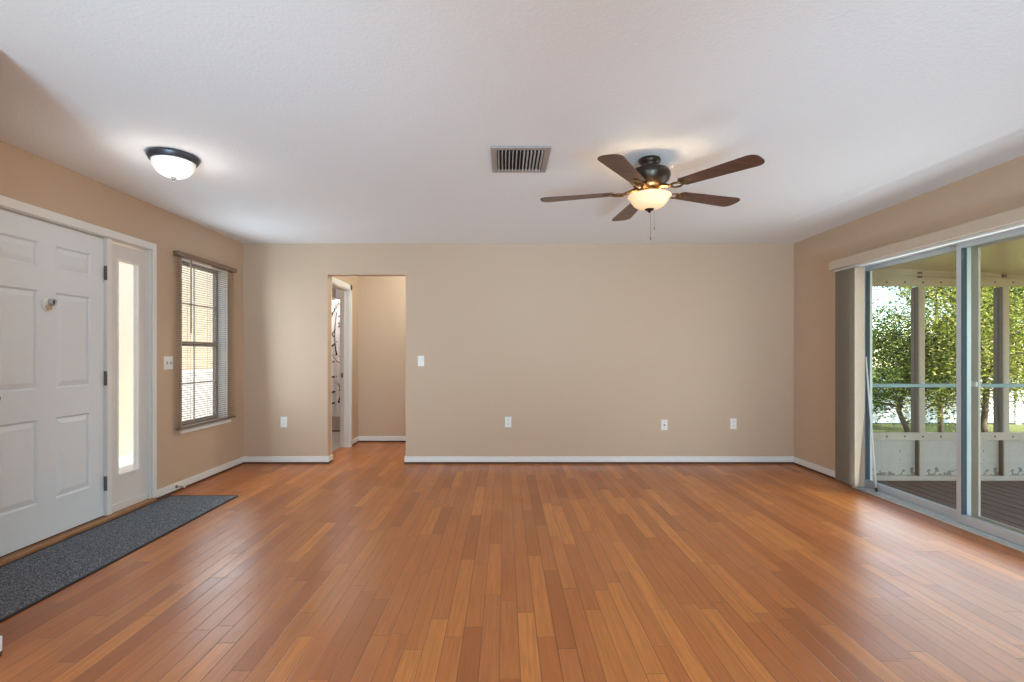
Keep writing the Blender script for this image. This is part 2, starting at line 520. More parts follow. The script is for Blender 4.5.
    def build(self, name, mat, parent=None, keep_normals=False):
        bm = self.bm
        if not keep_normals:
            bmesh.ops.recalc_face_normals(bm, faces=bm.faces[:])
        me = bpy.data.meshes.new(name)
        if parent is None:
            xs = [v.co for v in bm.verts]
            o0 = Vector(((min(v.x for v in xs) + max(v.x for v in xs)) / 2, (min(v.y for v in xs) + max(v.y for v in xs)) / 2, min(v.z for v in xs)))
        else:
            o0 = Vector(); p = parent
            while p is not None:
                o0 = o0 + p.location; p = p.parent
        bmesh.ops.translate(bm, verts=bm.verts[:], vec=-o0)
        bm.to_mesh(me)
        bm.free()
        for mm in (self.mats or [mat]):
            me.materials.append(mm)
        o = bpy.data.objects.new(name, me)
        COL.objects.link(o)
        if parent is None: o.location = o0
        else: o.parent = parent
        return o

def tag(o, label=None, cat=None, group=None, kind=None):
    if label: o['label'] = label
    if cat: o['category'] = cat
    if group: o['group'] = group
    if kind: o['kind'] = kind
    return o

def empty(name, loc, label=None, cat=None, group=None, kind=None):
    o = bpy.data.objects.new(name, None)
    COL.objects.link(o)
    o.location = loc
    o.empty_display_size = 0.1
    return tag(o, label, cat, group, kind)

def struct(name, mb, mat, label, cat):
    return tag(mb.build(name, mat), label, cat, kind='structure')

def dup(root, loc, label=None):
    r = root.copy(); COL.objects.link(r); r.location = loc
    if label: r['label'] = label
    for ch in list(root.children):
        c = ch.copy(); COL.objects.link(c); c.parent = r
        for g in list(ch.children):
            d = g.copy(); COL.objects.link(d); d.parent = c
    return r

# ------------------------------------------------------------------ room shell
XL, XR, YB, ZC = -2.90, 3.20, 5.63, 2.44
YR = -3.0                       # rear wall, behind the camera
WT = 0.14

struct('floor', MB().box(XL, XR, YR, 7.02, -0.10, 0.0), M['floor'], 'worn orange brown oak strip floor running towards the far wall', 'floor')
struct('ceiling', MB().box(XL - 0.10, XR + 0.10, YR - 0.1, 8.8, ZC, ZC + 0.10), M['ceiling'], 'white textured ceiling of the living room', 'ceiling')
struct('roof', MB().box(XL - 0.2, XR + 0.14, YR - 4.2, 8.9, ZC + 0.101, ZC + 0.2), M['roof'], 'flat roof slab above the house, rear overhang added to block sun', 'roof')  # unseen slab; its long rear overhang is added to shut out sun

DOOR_HOLE = (2.74, 4.186, 0.0, 2.075)
WIN_HOLE = (4.55, 5.32, 0.53, 2.09)
struct('wall_left', MB().grid('X', XL, XL - WT, YR, 8.75, -0.02, ZC, [DOOR_HOLE, WIN_HOLE]), M['wall'],
       'beige painted wall on the left holding front door and blinds', 'wall')
SL = (2.60, 4.62, 0.0, 2.03)     # sliding door opening
struct('wall_right', MB().grid('X', XR, XR + WT, YR, YB + 0.12, -0.02, ZC, [SL]), M['wall'],
       'beige painted wall on the right around the sliding glass door', 'wall')
struct('wall_back', MB().grid('Y', YB, YB + 0.12, XL, XR, -0.02, ZC, [(-1.965, -1.10, -0.1, 2.095)]), M['wall'],
       'wide beige painted far wall with a doorway opening', 'wall')
struct('wall_rear', MB().grid('Y', YR - 0.12, YR, XL, XR, -0.02, ZC, []), M['wall'],
       'plain beige wall facing the far wall', 'wall')
struct('wall_partition', MB().box(XL, -2.03, YR, 2.03, 0.0, ZC), M['wall'], 'beige wall corner beside the entry mat', 'wall')
# hall and bathroom beyond the doorway
struct('wall_hall_left', MB().grid('X', -2.03, -2.15, YB + 0.12, 7.02, -0.02, ZC, [(5.90, 6.64, -0.1, 2.06)]), M['wall'],
       'beige hall wall with bathroom door frame', 'wall')
struct('wall_hall_back', MB().box(-2.15, 1.2, 7.02, 7.14, -0.02, ZC), M['wall'], 'plain beige wall at the end of the hall', 'wall')
struct('wall_hall_right', MB().box(1.2, 1.32, YB + 0.12, 7.14, -0.02, ZC), M['wall'], 'beige wall closing the hall', 'wall')
struct('wall_bath_back', MB().box(XL, -1.2, 8.70, 8.8, -0.02, ZC), M['bathwall'], 'pale grey bathroom wall behind the tub', 'wall')
struct('wall_bath_right', MB().box(-1.3, -1.2, 7.14, 8.70, -0.02, ZC), M['bathwall'], 'pale grey bathroom end wall', 'wall')
struct('floor_bath', MB().box(XL, -2.15, YB + 0.12, 8.7, 0.0, 0.008).box(-2.15, -1.3, 7.14, 8.7, 0.0, 0.008), M['tile'],
       'grey tiled bathroom floor seen through the door frame', 'floor')

# long shallow seam in the ceiling, parallel to the sliding door wall
mb = MB()
rows_ = []
for q in range(25):
    yq = 0.4 + (5.35 - 0.4) * q / 24
    xq = 2.94 - 0.062 * (yq - 0.4)
    amp = 0.009 * min(1.0, (5.35 - yq) / 1.6 + 0.02)
    rows_.append([mb.bm.verts.new((xq + 0.075 * t, yq, ZC + 0.0004 - amp * math.cos(t * PI / 2) ** 2)) for t in [k / 6 - 1 for k in range(13)]])
for ra, rb_ in zip(rows_, rows_[1:]):
    for k in range(12):
        f_ = mb.face([ra[k], ra[k + 1], rb_[k + 1], rb_[k]])
        f_.smooth = True
struct('trim_6', mb, M['ceiling'], 'shallow seam running along the ceiling near the sliding door wall', 'ceiling seam')

# baseboards with the dark floor gap under them
def baseboard(name, x0, x1, y0, y1, label):
    mb = MB().box(x0, x1, y0, y1, 0.020, 0.082, 0.004)
    o = struct(name, mb, M['trim'], label, 'baseboard')
    g = MB()
    ix = 0.004 if abs(x1 - x0) < 0.05 else 0.0
    iy = 0.004 if abs(y1 - y0) < 0.05 else 0.0
    g.box(x0 + ix, x1 - ix, y0 + iy, y1 - iy, 0.0, 0.020)
    g.build('floor_gap', M['gap'], o)
    return o
BT = 0.014
baseboard('baseboard_back_left', XL, -1.965, YB - BT, YB, 'short white baseboard left of the doorway')
baseboard('baseboard_back_right', -1.10, XR, YB - BT, YB, 'long white baseboard along the far wall')
baseboard('baseboard_left', XL, XL + BT, 4.212, YB - BT, 'white baseboard under the window blind')
baseboard('baseboard_right', XR - BT, XR, 4.64, YB - BT, 'white baseboard behind the vertical blinds')
baseboard('baseboard_doorway_left', -1.965, -1.965 + BT, YB - BT, YB + 0.134, 'white baseboard turning into the doorway')
baseboard('baseboard_doorway_right', -1.10 - BT, -1.10, YB - BT, YB + 0.134, 'white baseboard on the right side of the doorway')
baseboard('baseboard_hall_back', -2.03, 1.2, 7.02 - BT, 7.02, 'white baseboard at the end of the hall')
baseboard('baseboard_hall_left', -2.03, -2.03 + BT, 6.71, 7.02 - BT, 'short white baseboard beside the bathroom door frame')
baseboard('baseboard_partition', -2.03, -2.03 + 0.012, YR, 2.042, 'white baseboard end beside the entry mat')
baseboard('baseboard_partition_end', XL + 0.05, -2.03, 2.03, 2.042, 'white baseboard across the wall end at the entry')

# bathroom door frame (trim) in the hall wall
mb = MB()
mb.box(-2.03, -2.014, 6.63, 6.70, 0, 2.12, 0.003)
mb.box(-2.03, -2.014, 5.84, 5.91, 0, 2.12, 0.003)
mb.box(-2.03, -2.014, 5.84, 6.70, 2.05, 2.12, 0.003)
mb.box(-2.15, -2.03, 6.62, 6.64, 0, 2.06).box(-2.15, -2.03, 5.90, 5.92, 0, 2.06).box(-2.15, -2.03, 5.90, 6.64, 2.04, 2.06)
mb.box(-2.10, -2.085, 6.608, 6.62, 0, 2.04).box(-2.10, -2.085, 5.92, 6.62, 2.028, 2.04)
fr = struct('trim_1', mb, M['trim'], 'white door frame to the bathroom in the hall', 'door frame')
MB().box(-2.135, -2.108, 6.612, 6.621, 0.91, 0.97, 0.002).build('strike_plate', M['hinge'], fr)

# ------------------------------------------------------------------ front door
def door_frame():
    mb = MB()
    y0, y1, z1 = DOOR_HOLE[0], DOOR_HOLE[1], DOOR_HOLE[3]
    cf = XL + 0.016
    mb.box(XL, cf, y1 - 0.022, y1 + 0.024, 0.03, z1 + 0.048, 0.004)
    mb.box(XL, cf, y0 - 0.048, y0 + 0.010, 0.03, z1 + 0.048, 0.004)
    mb.box(XL, cf, y0 + 0.010, y1 - 0.022, z1 - 0.010, z1 + 0.048, 0.004)
    # jambs and the mullion between door and sidelight
    mb.box(XL - WT, XL - 0.001, y1 - 0.036, y1, 0.03, z1)
    mb.box(XL - WT, XL - 0.001, y0, y0 + 0.036, 0.03, z1)
    mb.box(XL - WT, XL - 0.001, y0 + 0.036, y1 - 0.036, z1 - 0.014, z1)
    mb.box(XL - WT, XL - 0.004, 3.713, 3.758, 0.03, z1 - 0.014, 0.003)
    return struct('trim_2', mb, M['trim'], 'white casing around the front door and sidelight', 'door frame')
df = door_frame()

th = MB().box(XL - WT, XL + 0.03, DOOR_HOLE[0], DOOR_HOLE[1], 0.0, 0.026, 0.004)
struct('trim_3', th, M['oak'], 'oak threshold strip under the front door', 'threshold')

DF = -2.93                          # face of the door slab
d0, d1 = 2.798, 3.709
dr = empty('door_1', ((DF - 0.02), (d0 + d1) / 2, 0.032), 'white six panel front door with dark hinges', 'door', kind='structure')
cols = [(d0 + 0.118, d0 + 0.392), (d1 - 0.392, d1 - 0.118)]
rows = [(0.27, 0.80), (0.99, 1.615), (1.765, 1.92)]
holes = [(c[0], c[1], r[0], r[1]) for c in cols for r in rows]
mb = MB().grid('X', DF, DF - 0.012, d0, d1, 0.036, 2.055, holes)
mb.box(DF - 0.044, DF - 0.0121, d0, d1, 0.036, 2.055)
for (u0, u1, z0, z1) in holes:
    # raised field: sloped border up to a flat centre, with a sticking bead round the recess
    i1, i2 = 0.012, 0.045
    a = [(u0 + i1, z0 + i1), (u1 - i1, z0 + i1), (u1 - i1, z1 - i1), (u0 + i1, z1 - i1)]
    b = [(u0 + i2, z0 + i2), (u1 - i2, z0 + i2), (u1 - i2, z1 - i2), (u0 + i2, z1 - i2)]
    va = [mb.bm.verts.new((DF - 0.0118, p[0], p[1])) for p in a]
    vb = [mb.bm.verts.new((DF - 0.002, p[0], p[1])) for p in b]
    mb.face(vb)
    for k in range(4):
        mb.face([va[k], va[(k + 1) % 4], vb[(k + 1) % 4], vb[k]])
    o_ = [(u0, z0), (u1, z0), (u1, z1), (u0, z1)]
    vo = [mb.bm.verts.new((DF + 0.0005, p[0], p[1])) for p in o_]
    vi = [mb.bm.verts.new((DF - 0.010, p[0], p[1])) for p in a]
    for k in range(4):
        mb.face([vo[k], vo[(k + 1) % 4], vi[(k + 1) % 4], vi[k]])
mb.build('door_slab', M['door'], dr)
for z in (0.267, 1.036, 1.806):
    h = MB()
    for q in range(3):
        h.lathe([(0, -0.017), (0.0075, -0.017), (0.0075, 0.017), (0, 0.017)], (XL - 0.014, 3.712, z - 0.035 + q * 0.035), 12)
    h.box(XL - 0.029, XL - 0.012, 3.7095, 3.7145, z - 0.052, z + 0.052)
    h.build('door_hinge', M['hinge'], dr)
MB().box(DF - 0.05, DF - 0.012, d0, d1, 0.027, 0.036).build('door_gap_strip', M['slot'], dr)  # dark strip standing in for the dark gap under the slab
# viewer in the middle of the door
vy, vz = (d0 + d1) / 2 + 0.01, 1.545
vw = MB().lathe([(0, 0), (0.042, 0), (0.042, 0.005), (0.034, 0.014), (0.026, 0.016), (0, 0.016)], (DF, vy - 0.016, vz - 0.018), 28, axis='X').build('door_viewer', M['plate'], dr)
MB().lathe([(0.012, 0.012), (0.023, 0.012), (0.023, 0.034), (0.017, 0.038), (0.013, 0.033), (0.013, 0.024), (0, 0.024)], (DF, vy, vz), 24, axis='X').build('viewer_barrel', M['chrome'], vw)
MB().lathe([(0, 0.031), (0.007, 0.0305), (0.0128, 0.028)], (DF, vy, vz), 20, axis='X').build('viewer_lens', M['lens'], vw)
MB().prism([(vy - 0.044 + 0.0, vz - 0.03), (vy - 0.03, vz - 0.05), (vy - 0.006, vz - 0.05), (vy + 0.004, vz - 0.034), (vy - 0.002, vz - 0.022), (vy - 0.03, vz - 0.016)], DF + 0.0155, DF + 0.0205,
           Matrix(((0, 0, 1, 0), (1, 0, 0, 0), (0, 1, 0, 0), (0, 0, 0, 1)))).build('viewer_cover', M['cover'], vw)
# knob near the latch edge
kb = MB().lathe([(0, 0), (0.032, 0), (0.032, 0.005), (0.012, 0.012), (0.011, 0.03), (0.022, 0.036), (0.028, 0.048), (0.022, 0.062), (0, 0.066)], (DF, d0 + 0.07, 0.96), 28, axis='X')
kb.build('door_knob', M['hinge'], dr)

# ------------------------------------------------------------------ sidelight beside the door
SF = -2.938
s0, s1 = 3.758, 4.150
gy0, gy1, gz0, gz1 = 3.852, 4.068, 0.295, 1.925
sl = empty('window_1', (SF - 0.02, (s0 + s1) / 2, 0.03), 'tall narrow sidelight of hammered glass beside the front door', 'window', kind='structure')
mb = MB().grid('X', SF, SF - 0.04, s0, s1, 0.03, 2.045, [(gy0, gy1, gz0, gz1)])
mb.box(SF, SF + 0.012, s0, s1, 0.027, 0.085, 0.003)
mb.build('sidelight_panel', M['sidelight'], sl)
mb = MB()
f = 0.016
mb.box(SF - 0.012, SF + 0.008, gy0 - 0.012, gy0 + f - 0.012, gz0 - 0.012, gz1 + 0.012, 0.003)
mb.box(SF - 0.012, SF + 0.008, gy1 - f + 0.012, gy1 + 0.012, gz0 - 0.012, gz1 + 0.012, 0.003)
mb.box(SF - 0.012, SF + 0.008, gy0 + f - 0.012, gy1 - f + 0.012, gz0 - 0.012, gz0 + f - 0.012, 0.003)
mb.box(SF - 0.012, SF + 0.008, gy0 + f - 0.012, gy1 - f + 0.012, gz1 - f + 0.012, gz1 + 0.012, 0.003)
mb.build('glazing_bead', M['trim'], sl)
MB().box(SF - 0.026, SF - 0.022, gy0, gy1, gz0, gz1).build('glass_pane', M['frost'], sl)

# ------------------------------------------------------------------ window behind the blind
wy0, wy1, wz0, wz1 = WIN_HOLE
w = empty('window_2', (XL - 0.12, (wy0 + wy1) / 2, wz0), 'single hung window with white grid bars behind the tan blind', 'window', kind='structure')
mb = MB()
mb.grid('X', XL, XL - 0.10, wy0, wy1, wz0, wz1, [(wy0 + 0.012, wy1 - 0.012, wz0 + 0.012, wz1 - 0.012)])
mb.build('window_reveal', M['trim'], w)
MB().box(XL - 0.10, XL + 0.025, wy0 - 0.02, wy1 + 0.02, wz0 - 0.028, wz0 - 0.001, 0.004).build('window_sill', M['trim'], w)
fx0, fx1 = XL - 0.138, XL - 0.10
iy0, iy1, iz0, iz1 = wy0 + 0.012, wy1 - 0.012, wz0 + 0.012, wz1 - 0.012
zm = 1.31
mb = MB().grid('X', fx0, fx1, iy0, iy1, iz0, iz1, [(iy0 + 0.03, iy1 - 0.03, iz0 + 0.04, zm - 0.022), (iy0 + 0.03, iy1 - 0.03, zm + 0.022, iz1 - 0.03)])
mb.build('window_sash', M['grey_sash'], w)
mb = MB()
for za, zb in ((iz0 + 0.04, zm - 0.022), (zm + 0.022, iz1 - 0.03)):
    mb.box(fx0 + 0.010, fx1 - 0.012, iy0 + 0.03, iy1 - 0.03, (za + zb) / 2 - 0.008, (za + zb) / 2 + 0.008)
    yc = (iy0 + iy1) / 2
    mb.box(fx0 + 0.0105, fx1 - 0.0125, yc - 0.0045, yc + 0.0045, za, zb)
mb.build('grid_bars', M['trim'], w)
MB().box(fx0 + 0.016, fx0 + 0.020, iy0 + 0.02, iy1 - 0.02, iz0 + 0.03, iz1 - 0.02).build('glass_pane', M['glass'], w)

# tan horizontal blind hung over the window
by0, by1 = 4.445, 5.385
bx0, bx1 = XL + 0.022, XL + 0.047
bl = empty('window_blind', (XL + 0.03, (by0 + by1) / 2, 0.545), 'tan horizontal slat blind hanging open over the left window', 'blind')
MB().box(XL + 0.001, XL + 0.055, by0 - 0.012, by1 + 0.012, 2.078, 2.118, 0.004).build('headrail', M['blindrail'], bl)
MB().box(bx0 - 0.002, bx1 + 0.002, by0 - 0.006, by1 + 0.006, 0.545, 0.561, 0.004).build('bottom_rail', M['blindrail'], bl)
mb = MB()
ns = 72
tilt = math.radians(3)
for k in range(ns):
    z = 0.575 + (2.066 - 0.575) * k / (ns - 1)
    xc = (bx0 + bx1) / 2
    cross = [(-0.0125, -0.0012), (-0.006, 0.0006), (0, 0.0012), (0.006, 0.0006), (0.0125, -0.0012)]
    top = []; bot = []
    for (px, pz) in cross:
        rx = px * math.cos(tilt) + pz * math.sin(tilt); rz = -px * math.sin(tilt) + pz * math.cos(tilt)
        top.append((xc + rx, z + rz + 0.0006)); bot.append((xc + rx, z + rz - 0.0006))
    outl = top + bot[::-1]
    va = [mb.bm.verts.new((p[0], by0, p[1])) for p in outl]
    vb = [mb.bm.verts.new((p[0], by1, p[1])) for p in outl]
    n = len(outl)
    for i in range(n):
        mb.face([va[i], va[(i + 1) % n], vb[(i + 1) % n], vb[i]])
    mb.face(va[::-1]); mb.face(vb)
mb.build('slats', M['blind'], bl)
mb = MB()
for yy in (by0 + 0.16, (by0 + by1) / 2, by1 - 0.16):
    for xx in (bx0 - 0.001, bx1 + 0.001):
        mb.tube([(xx, yy, 0.55), (xx, yy, 2.09)], 0.0012, 6)
mb.build('ladder_cords', M['cord'], bl)
MB().tube([(bx1 + 0.012, by0 + 0.155, 2.07), (bx1 + 0.010, by0 + 0.157, 1.40)], 0.0045, 8).build('tilt_wand', M['blindrail'], bl)

# ------------------------------------------------------------------ switches and outlets
def outlet(loc, label, face='B'):
    """Duplex outlet on the far wall, plate facing the room."""
    r = empty('electrical_outlet', loc, label, 'outlet', 'wall outlets along the far wall')
    x, y, z = loc
    MB().box(x - 0.035, x + 0.035, y - 0.006, y, z, z + 0.115, 0.002).build('cover_plate', M['plate'], r)
    for dz in (0.036, 0.079):
        rc = MB().box(x - 0.0165, x + 0.0165, y - 0.009, y - 0.0058, z + dz - 0.0145, z + dz + 0.0145, 0.004).build('receptacle', M['plate'], r)
        s = MB()
        for dx in (-0.006, 0.006):
            s.box(x + dx - 0.001, x + dx + 0.001, y - 0.0095, y - 0.0088, z + dz - 0.001, z + dz + 0.008)
        s.lathe([(0, 0), (0.0022, 0), (0.0022, 0.0006), (0, 0.0006)], (x, y - 0.0095, z + dz - 0.007), 10, axis='Y')
        s.build('slots', M['slot'], rc)
    return r
o1 = outlet((-2.45, YB, 0.405), 'white outlet on the far wall left of the doorway')
dup(o1, (0.035, YB, 0.405), 'white outlet in the middle of the far wall right of the doorway')
dup(o1, (2.53, YB, 0.385), 'white outlet low on the far wall closest to the right corner')
cx = empty('cable_plate', (1.765, YB, 0.372), 'white cable jack plate with small dark centre connector on the far wall', 'wall plate')
MB().box(1.73, 1.80, YB - 0.006, YB, 0.372, 0.487, 0.002).build('cover_plate', M['plate'], cx)
MB().lathe([(0, -0.016), (0.005, -0.016), (0.005, -0.008), (0.009, -0.008), (0.009, -0.0055), (0, -0.0055)], (1.765, YB, 0.43), 12, axis='Y').build('coaxial_connector', M['slot'], cx)
for zz in (0.398, 0.461):
    mb = MB()
    mb.lathe([(0, -0.0075), (0.003, -0.0072), (0.0032, -0.0055), (0, -0.0055)], (1.765, YB, zz), 10, axis='Y')
    mb.build('screw', M['hinge'], cx)

sw = empty('light_switch', (-0.93, YB, 1.08), 'single white light switch on far wall beside the doorway', 'switch')
MB().box(-0.965, -0.895, YB - 0.006, YB, 1.08, 1.195, 0.002).build('cover_plate', M['plate'], sw)
MB().box(-0.9355, -0.9245, YB - 0.018, YB - 0.0055, 1.138, 1.158, 0.002).build('toggle', M['plate'], sw)
s2 = empty('light_switch', (XL, 4.37, 1.08), 'double white light switch on the left wall between front door and blind', 'switch')
MB().box(XL, XL + 0.006, 4.312, 4.428, 1.08, 1.195, 0.002).build('cover_plate', M['plate'], s2)
for yy in (4.347, 4.393):
    MB().box(XL + 0.0055, XL + 0.018, yy - 0.0055, yy + 0.0055, 1.126, 1.150, 0.002).build('toggle', M['alu'], s2)['label'] = 'grey switch toggle'

# ------------------------------------------------------------------ door stop and entry mat
ds = empty('door_stop', (XL + BT, 4.46, 0.05), 'small spring door stop on the baseboard beside the entry mat', 'door stop')
MB().lathe([(0, 0), (0.014, 0), (0.014, 0.004), (0.007, 0.012), (0, 0.012)], (XL + BT, 4.46, 0.05), 16, axis='X').build('base', M['hinge'], ds)
pts = []
for k in range(121):
    a = k / 120 * 2 * PI * 10
    pts.append((XL + BT + 0.010 + 0.055 * k / 120, 4.46 + 0.006 * math.cos(a), 0.05 + 0.006 * math.sin(a)))
MB().tube(pts, 0.0016, 6).build('spring', M['chrome'], ds)
MB().lathe([(0, 0.062), (0.009, 0.062), (0.009, 0.076), (0.006, 0.08), (0, 0.08)], (XL + BT, 4.46, 0.05), 16, axis='X').build('tip', M['plate'], ds)

mt = empty('entry_mat', (-2.57, 3.27, 0.0), 'long charcoal carpet runner mat on the oak floor by the front door', 'mat')
def mat_outline(x0, x1, y0, y1, r=0.012):
    pts = []
    for cx_, cy_, a0 in ((x1 - r, y1 - r, 0), (x0 + r, y1 - r, 90), (x0 + r, y0 + r, 180), (x1 - r, y0 + r, 270)):
        for k in range(5):
            a = math.radians(a0 + 90 * k / 4)
            pts.append((cx_ + r * math.cos(a), cy_ + r * math.sin(a)))
    return pts
mx0, mx1, my0, my1 = -2.868, -2.275, 2.15, 4.345
MB().prism(mat_outline(mx0, mx1, my0, my1), 0.0, 0.006).build('rubber_backing', M['matedge'], mt)
mb = MB()
nx, ny = 30, 110
g = [[None] * (ny + 1) for _ in range(nx + 1)]
for i in range(nx + 1):
    for j in range(ny + 1):
        x = mx0 + 0.016 + (mx1 - mx0 - 0.032) * i / nx
        y = my0 + 0.016 + (my1 - my0 - 0.032) * j / ny
        e = i in (0, nx) or j in (0, ny)
        g[i][j] = mb.bm.verts.new((x, y, 0.0055 if e else 0.010 + random.uniform(-0.0007, 0.0007)))
for i in range(nx):
    for j in range(ny):
        f_ = mb.face([g[i][j], g[i + 1][j], g[i + 1][j + 1], g[i][j + 1]])
        f_.smooth = True
mb.build('carpet_pile', M['mat'], mt)

# ------------------------------------------------------------------ ceiling register
vx0, vx1, vy0, vy1 = -0.085, 0.272, 2.995, 3.405
vt = empty('ceiling_vent', ((vx0 + vx1) / 2, (vy0 + vy1) / 2, ZC - 0.02), 'white metal air register in the ceiling beside the fan', 'vent')
mb = MB()
fl = 0.036
zt, zb = ZC, ZC - 0.012
mb.box(vx0, vx1, vy0, vy0 + fl, zb, zt, 0.003).box(vx0, vx1, vy1 - fl, vy1, zb, zt, 0.003)
mb.box(vx0, vx0 + fl, vy0 + fl, vy1 - fl, zb, zt, 0.003).box(vx1 - fl, vx1, vy0 + fl, vy1 - fl, zb, zt, 0.003)
mb.build('vent_frame', M['vent'], vt)
MB().box(vx0 + fl - 0.004, vx1 - fl + 0.004, vy0 + fl - 0.004, vy1 - fl + 0.004, ZC - 0.0022, ZC - 0.0002).build('duct_opening', M['ventdark'], vt)
mb = MB()
nl = 13
for k in range(nl):
    x = vx0 + fl + (vx1 - vx0 - 2 * fl) * (k + 0.5) / nl
    ang = math.radians(16 if k < nl // 2 else -16)
    if k == nl // 2: ang = 0
    xf = Matrix.Translation((x, 0, ZC - 0.0125)) @ Matrix.Rotation(ang, 4, 'Y')
    mb.box(-0.0009, 0.0009, vy0 + fl - 0.002, vy1 - fl + 0.002, -0.0105, 0.0105, 0, None, xf)
mb.build('louvers', M['plate'], vt)

# ------------------------------------------------------------------ flush ceiling light near the door
fx, fy = -2.055, 3.15
fl_ = empty('ceiling_light', (fx, fy, 2.285), 'lit flush ceiling light with dark rim and white glass bowl near the front door', 'ceiling light')
MB().lathe([(0.0, 0), (0.139, 0), (0.143, -0.008), (0.142, -0.016), (0.136, -0.024), (0.133, -0.034), (0.126, -0.040), (0.119, -0.040), (0.119, -0.018), (0, -0.018)], (fx, fy, ZC), 48).build('rim', M['rimgrey'], fl_)
prof = []
for k in range(15):
    a = k / 14 * PI / 2
    prof.append((0.118 * math.cos(a) ** 0.9 if k < 14 else 0.0, -0.039 - 0.094 * math.sin(a)))
MB().lathe(prof, (fx, fy, ZC), 48).build('glass_bowl', M['flushbowl'], fl_)
MB().lathe([(0, 0.006), (0.017, 0.004), (0.018, -0.003), (0.009, -0.007), (0.006, -0.012), (0.008, -0.017), (0.004, -0.023), (0, -0.024)], (fx, fy, 2.307), 20).build('finial', M['rimgrey'], fl_)
lamp('flush_bulb', 'POINT', (fx, fy, 2.25), 4, (1.0, 0.93, 0.84), shadow_soft_size=0.10)

# ------------------------------------------------------------------ ceiling fan
cxf, cyf = 0.910, 3.20
fan = empty('ceiling_fan', (cxf, cyf, 2.09), 'five blade walnut ceiling fan with lit amber glass bowl', 'ceiling fan')
MB().lathe([(0, 0), (0.066, 0), (0.070, -0.010), (0.066, -0.026), (0.056, -0.034), (0.052, -0.050), (0.060, -0.064), (0.03, -0.066)], (cxf, cyf, ZC), 40).build('canopy', M['bronze'], fan)
MB().lathe([(0, 2.378), (0.085, 2.376), (0.112, 2.368), (0.126, 2.352), (0.128, 2.325), (0.122, 2.318), (0.122, 2.306), (0.104, 2.290), (0.096, 2.268), (0.070, 2.254), (0, 2.250)], (cxf, cyf, 0), 48).build('motor_housing', M['bronze'], fan)
MB().lathe([(0, 2.256), (0.060, 2.254), (0.064, 2.236), (0.056, 2.222), (0.040, 2.216), (0.036, 2.19), (0.012, 2.18), (0.010, 2.125), (0, 2.125)], (cxf, cyf, 0), 40).build('light_fitter', M['brass'], fan)
bp_ = [(0.112, 2.216), (0.130, 2.211), (0.134, 2.204), (0.129, 2.197), (0.120, 2.190), (0.112, 2.172), (0.097, 2.152), (0.074, 2.136), (0.045, 2.127), (0.0, 2.124)]
MB().lathe(bp_, (cxf, cyf, 0), 48).build('glass_bowl', M['fanbowl'], fan)
MB().lathe([(0, 2.134), (0.024, 2.131), (0.030, 2.124), (0.024, 2.118), (0.012, 2.114), (0.008, 2.106), (0.005, 2.102), (0, 2.101)], (cxf, cyf, 0), 24).build('finial', M['bronze'], fan)
ph0 = 20.6
zbld = 2.237
for k in range(5):
    a = math.radians(ph0 + 72 * k)
    xf = Matrix.Translation((cxf, cyf, zbld)) @ Matrix.Rotation(a, 4, 'Z') @ Matrix.Rotation(math.radians(-6), 4, 'X')
    r0, r1 = 0.215, 0.695
    out = []
    wa, wb = 0.050, 0.072
    rc = 0.05
    # root (rounded), sides widening, tip with round corners
    for q in range(7):
        t = PI / 2 + PI * q / 6
        out.append((r0 + 0.02 + 0.02 * math.cos(t), wa * math.sin(t)))
    for q in range(7):
        t = -PI / 2 + PI / 2 * q / 6
        out.append((r1 - rc + rc * math.cos(t), -wb + rc + rc * math.sin(t)))
    for q in range(7):
        t = PI / 2 * q / 6
        out.append((r1 - rc + rc * math.cos(t), wb - rc + rc * math.sin(t)))
    mb = MB()
    mb.prism(out, -0.003, 0.003, xf)
    bl_ = mb.build('fan_blade', M['blade'], fan)
    # ornate bracket: neck from hub, open loop, foot plate under the blade
    mb = MB()
    xr = Matrix.Translation((cxf, cyf, zbld)) @ Matrix.Rotation(a, 4, 'Z')
    neck = [(0.062, 0, 0.012), (0.10, 0, 0.014), (0.135, 0, 0.002), (0.16, 0, -0.006)]
    mb.tube([xr @ Vector(p) for p in neck], [0.016, 0.012, 0.010, 0.010], 10)
    loop = []
    for q in range(25):
        t = 2 * PI * q / 24
        loop.append(xf @ Vector((0.192 + 0.036 * math.cos(t), 0.030 * math.sin(t), -0.008)))
    mb.tube(loop, 0.0065, 8, cap=False)
    foot = [(0.222, -0.030), (0.262, -0.024), (0.288, 0.0), (0.262, 0.024), (0.222, 0.030), (0.214, 0.0)]
    mb.prism(foot, -0.0075, -0.003, xf)
    for (sx, sy) in ((0.236, -0.016), (0.236, 0.016), (0.266, 0.0)):
        mb.lathe([(0, -0.010), (0.004, -0.0095), (0.005, -0.0075)], (0, 0, 0), 10) if False else mb.tube([xf @ Vector((sx, sy, -0.0105)), xf @ Vector((sx, sy, -0.0074))], 0.0045, 8)
    mb.build('blade_bracket', M['brass'], fan)
for (dx, dy, z1) in ((0.004, -0.012, 1.945), (0.038, 0.03, 2.02)):
    c = MB()
    n = int((2.10 - z1) / 0.006)
    z_top = 2.20 if dx > 0.02 else 2.095
    c.tube([(cxf + dx, cyf + dy, z_top), (cxf + dx, cyf + dy, z1)], 0.0011, 5)
    c.lathe([(0, 0.004), (0.003, 0.002), (0.0042, -0.006), (0.003, -0.016), (0, -0.018)], (cxf + dx, cyf + dy, z1), 10)
    c.build('pull_chain', M['brass'], fan)
for q in range(3):
    t = 2 * PI * q / 3 + 0.5
    lamp('fan_bulb', 'POINT', (cxf + 0.075 * math.cos(t), cyf + 0.075 * math.sin(t), 2.188), 1.7, (1.0, 0.76, 0.46), shadow_soft_size=0.022)

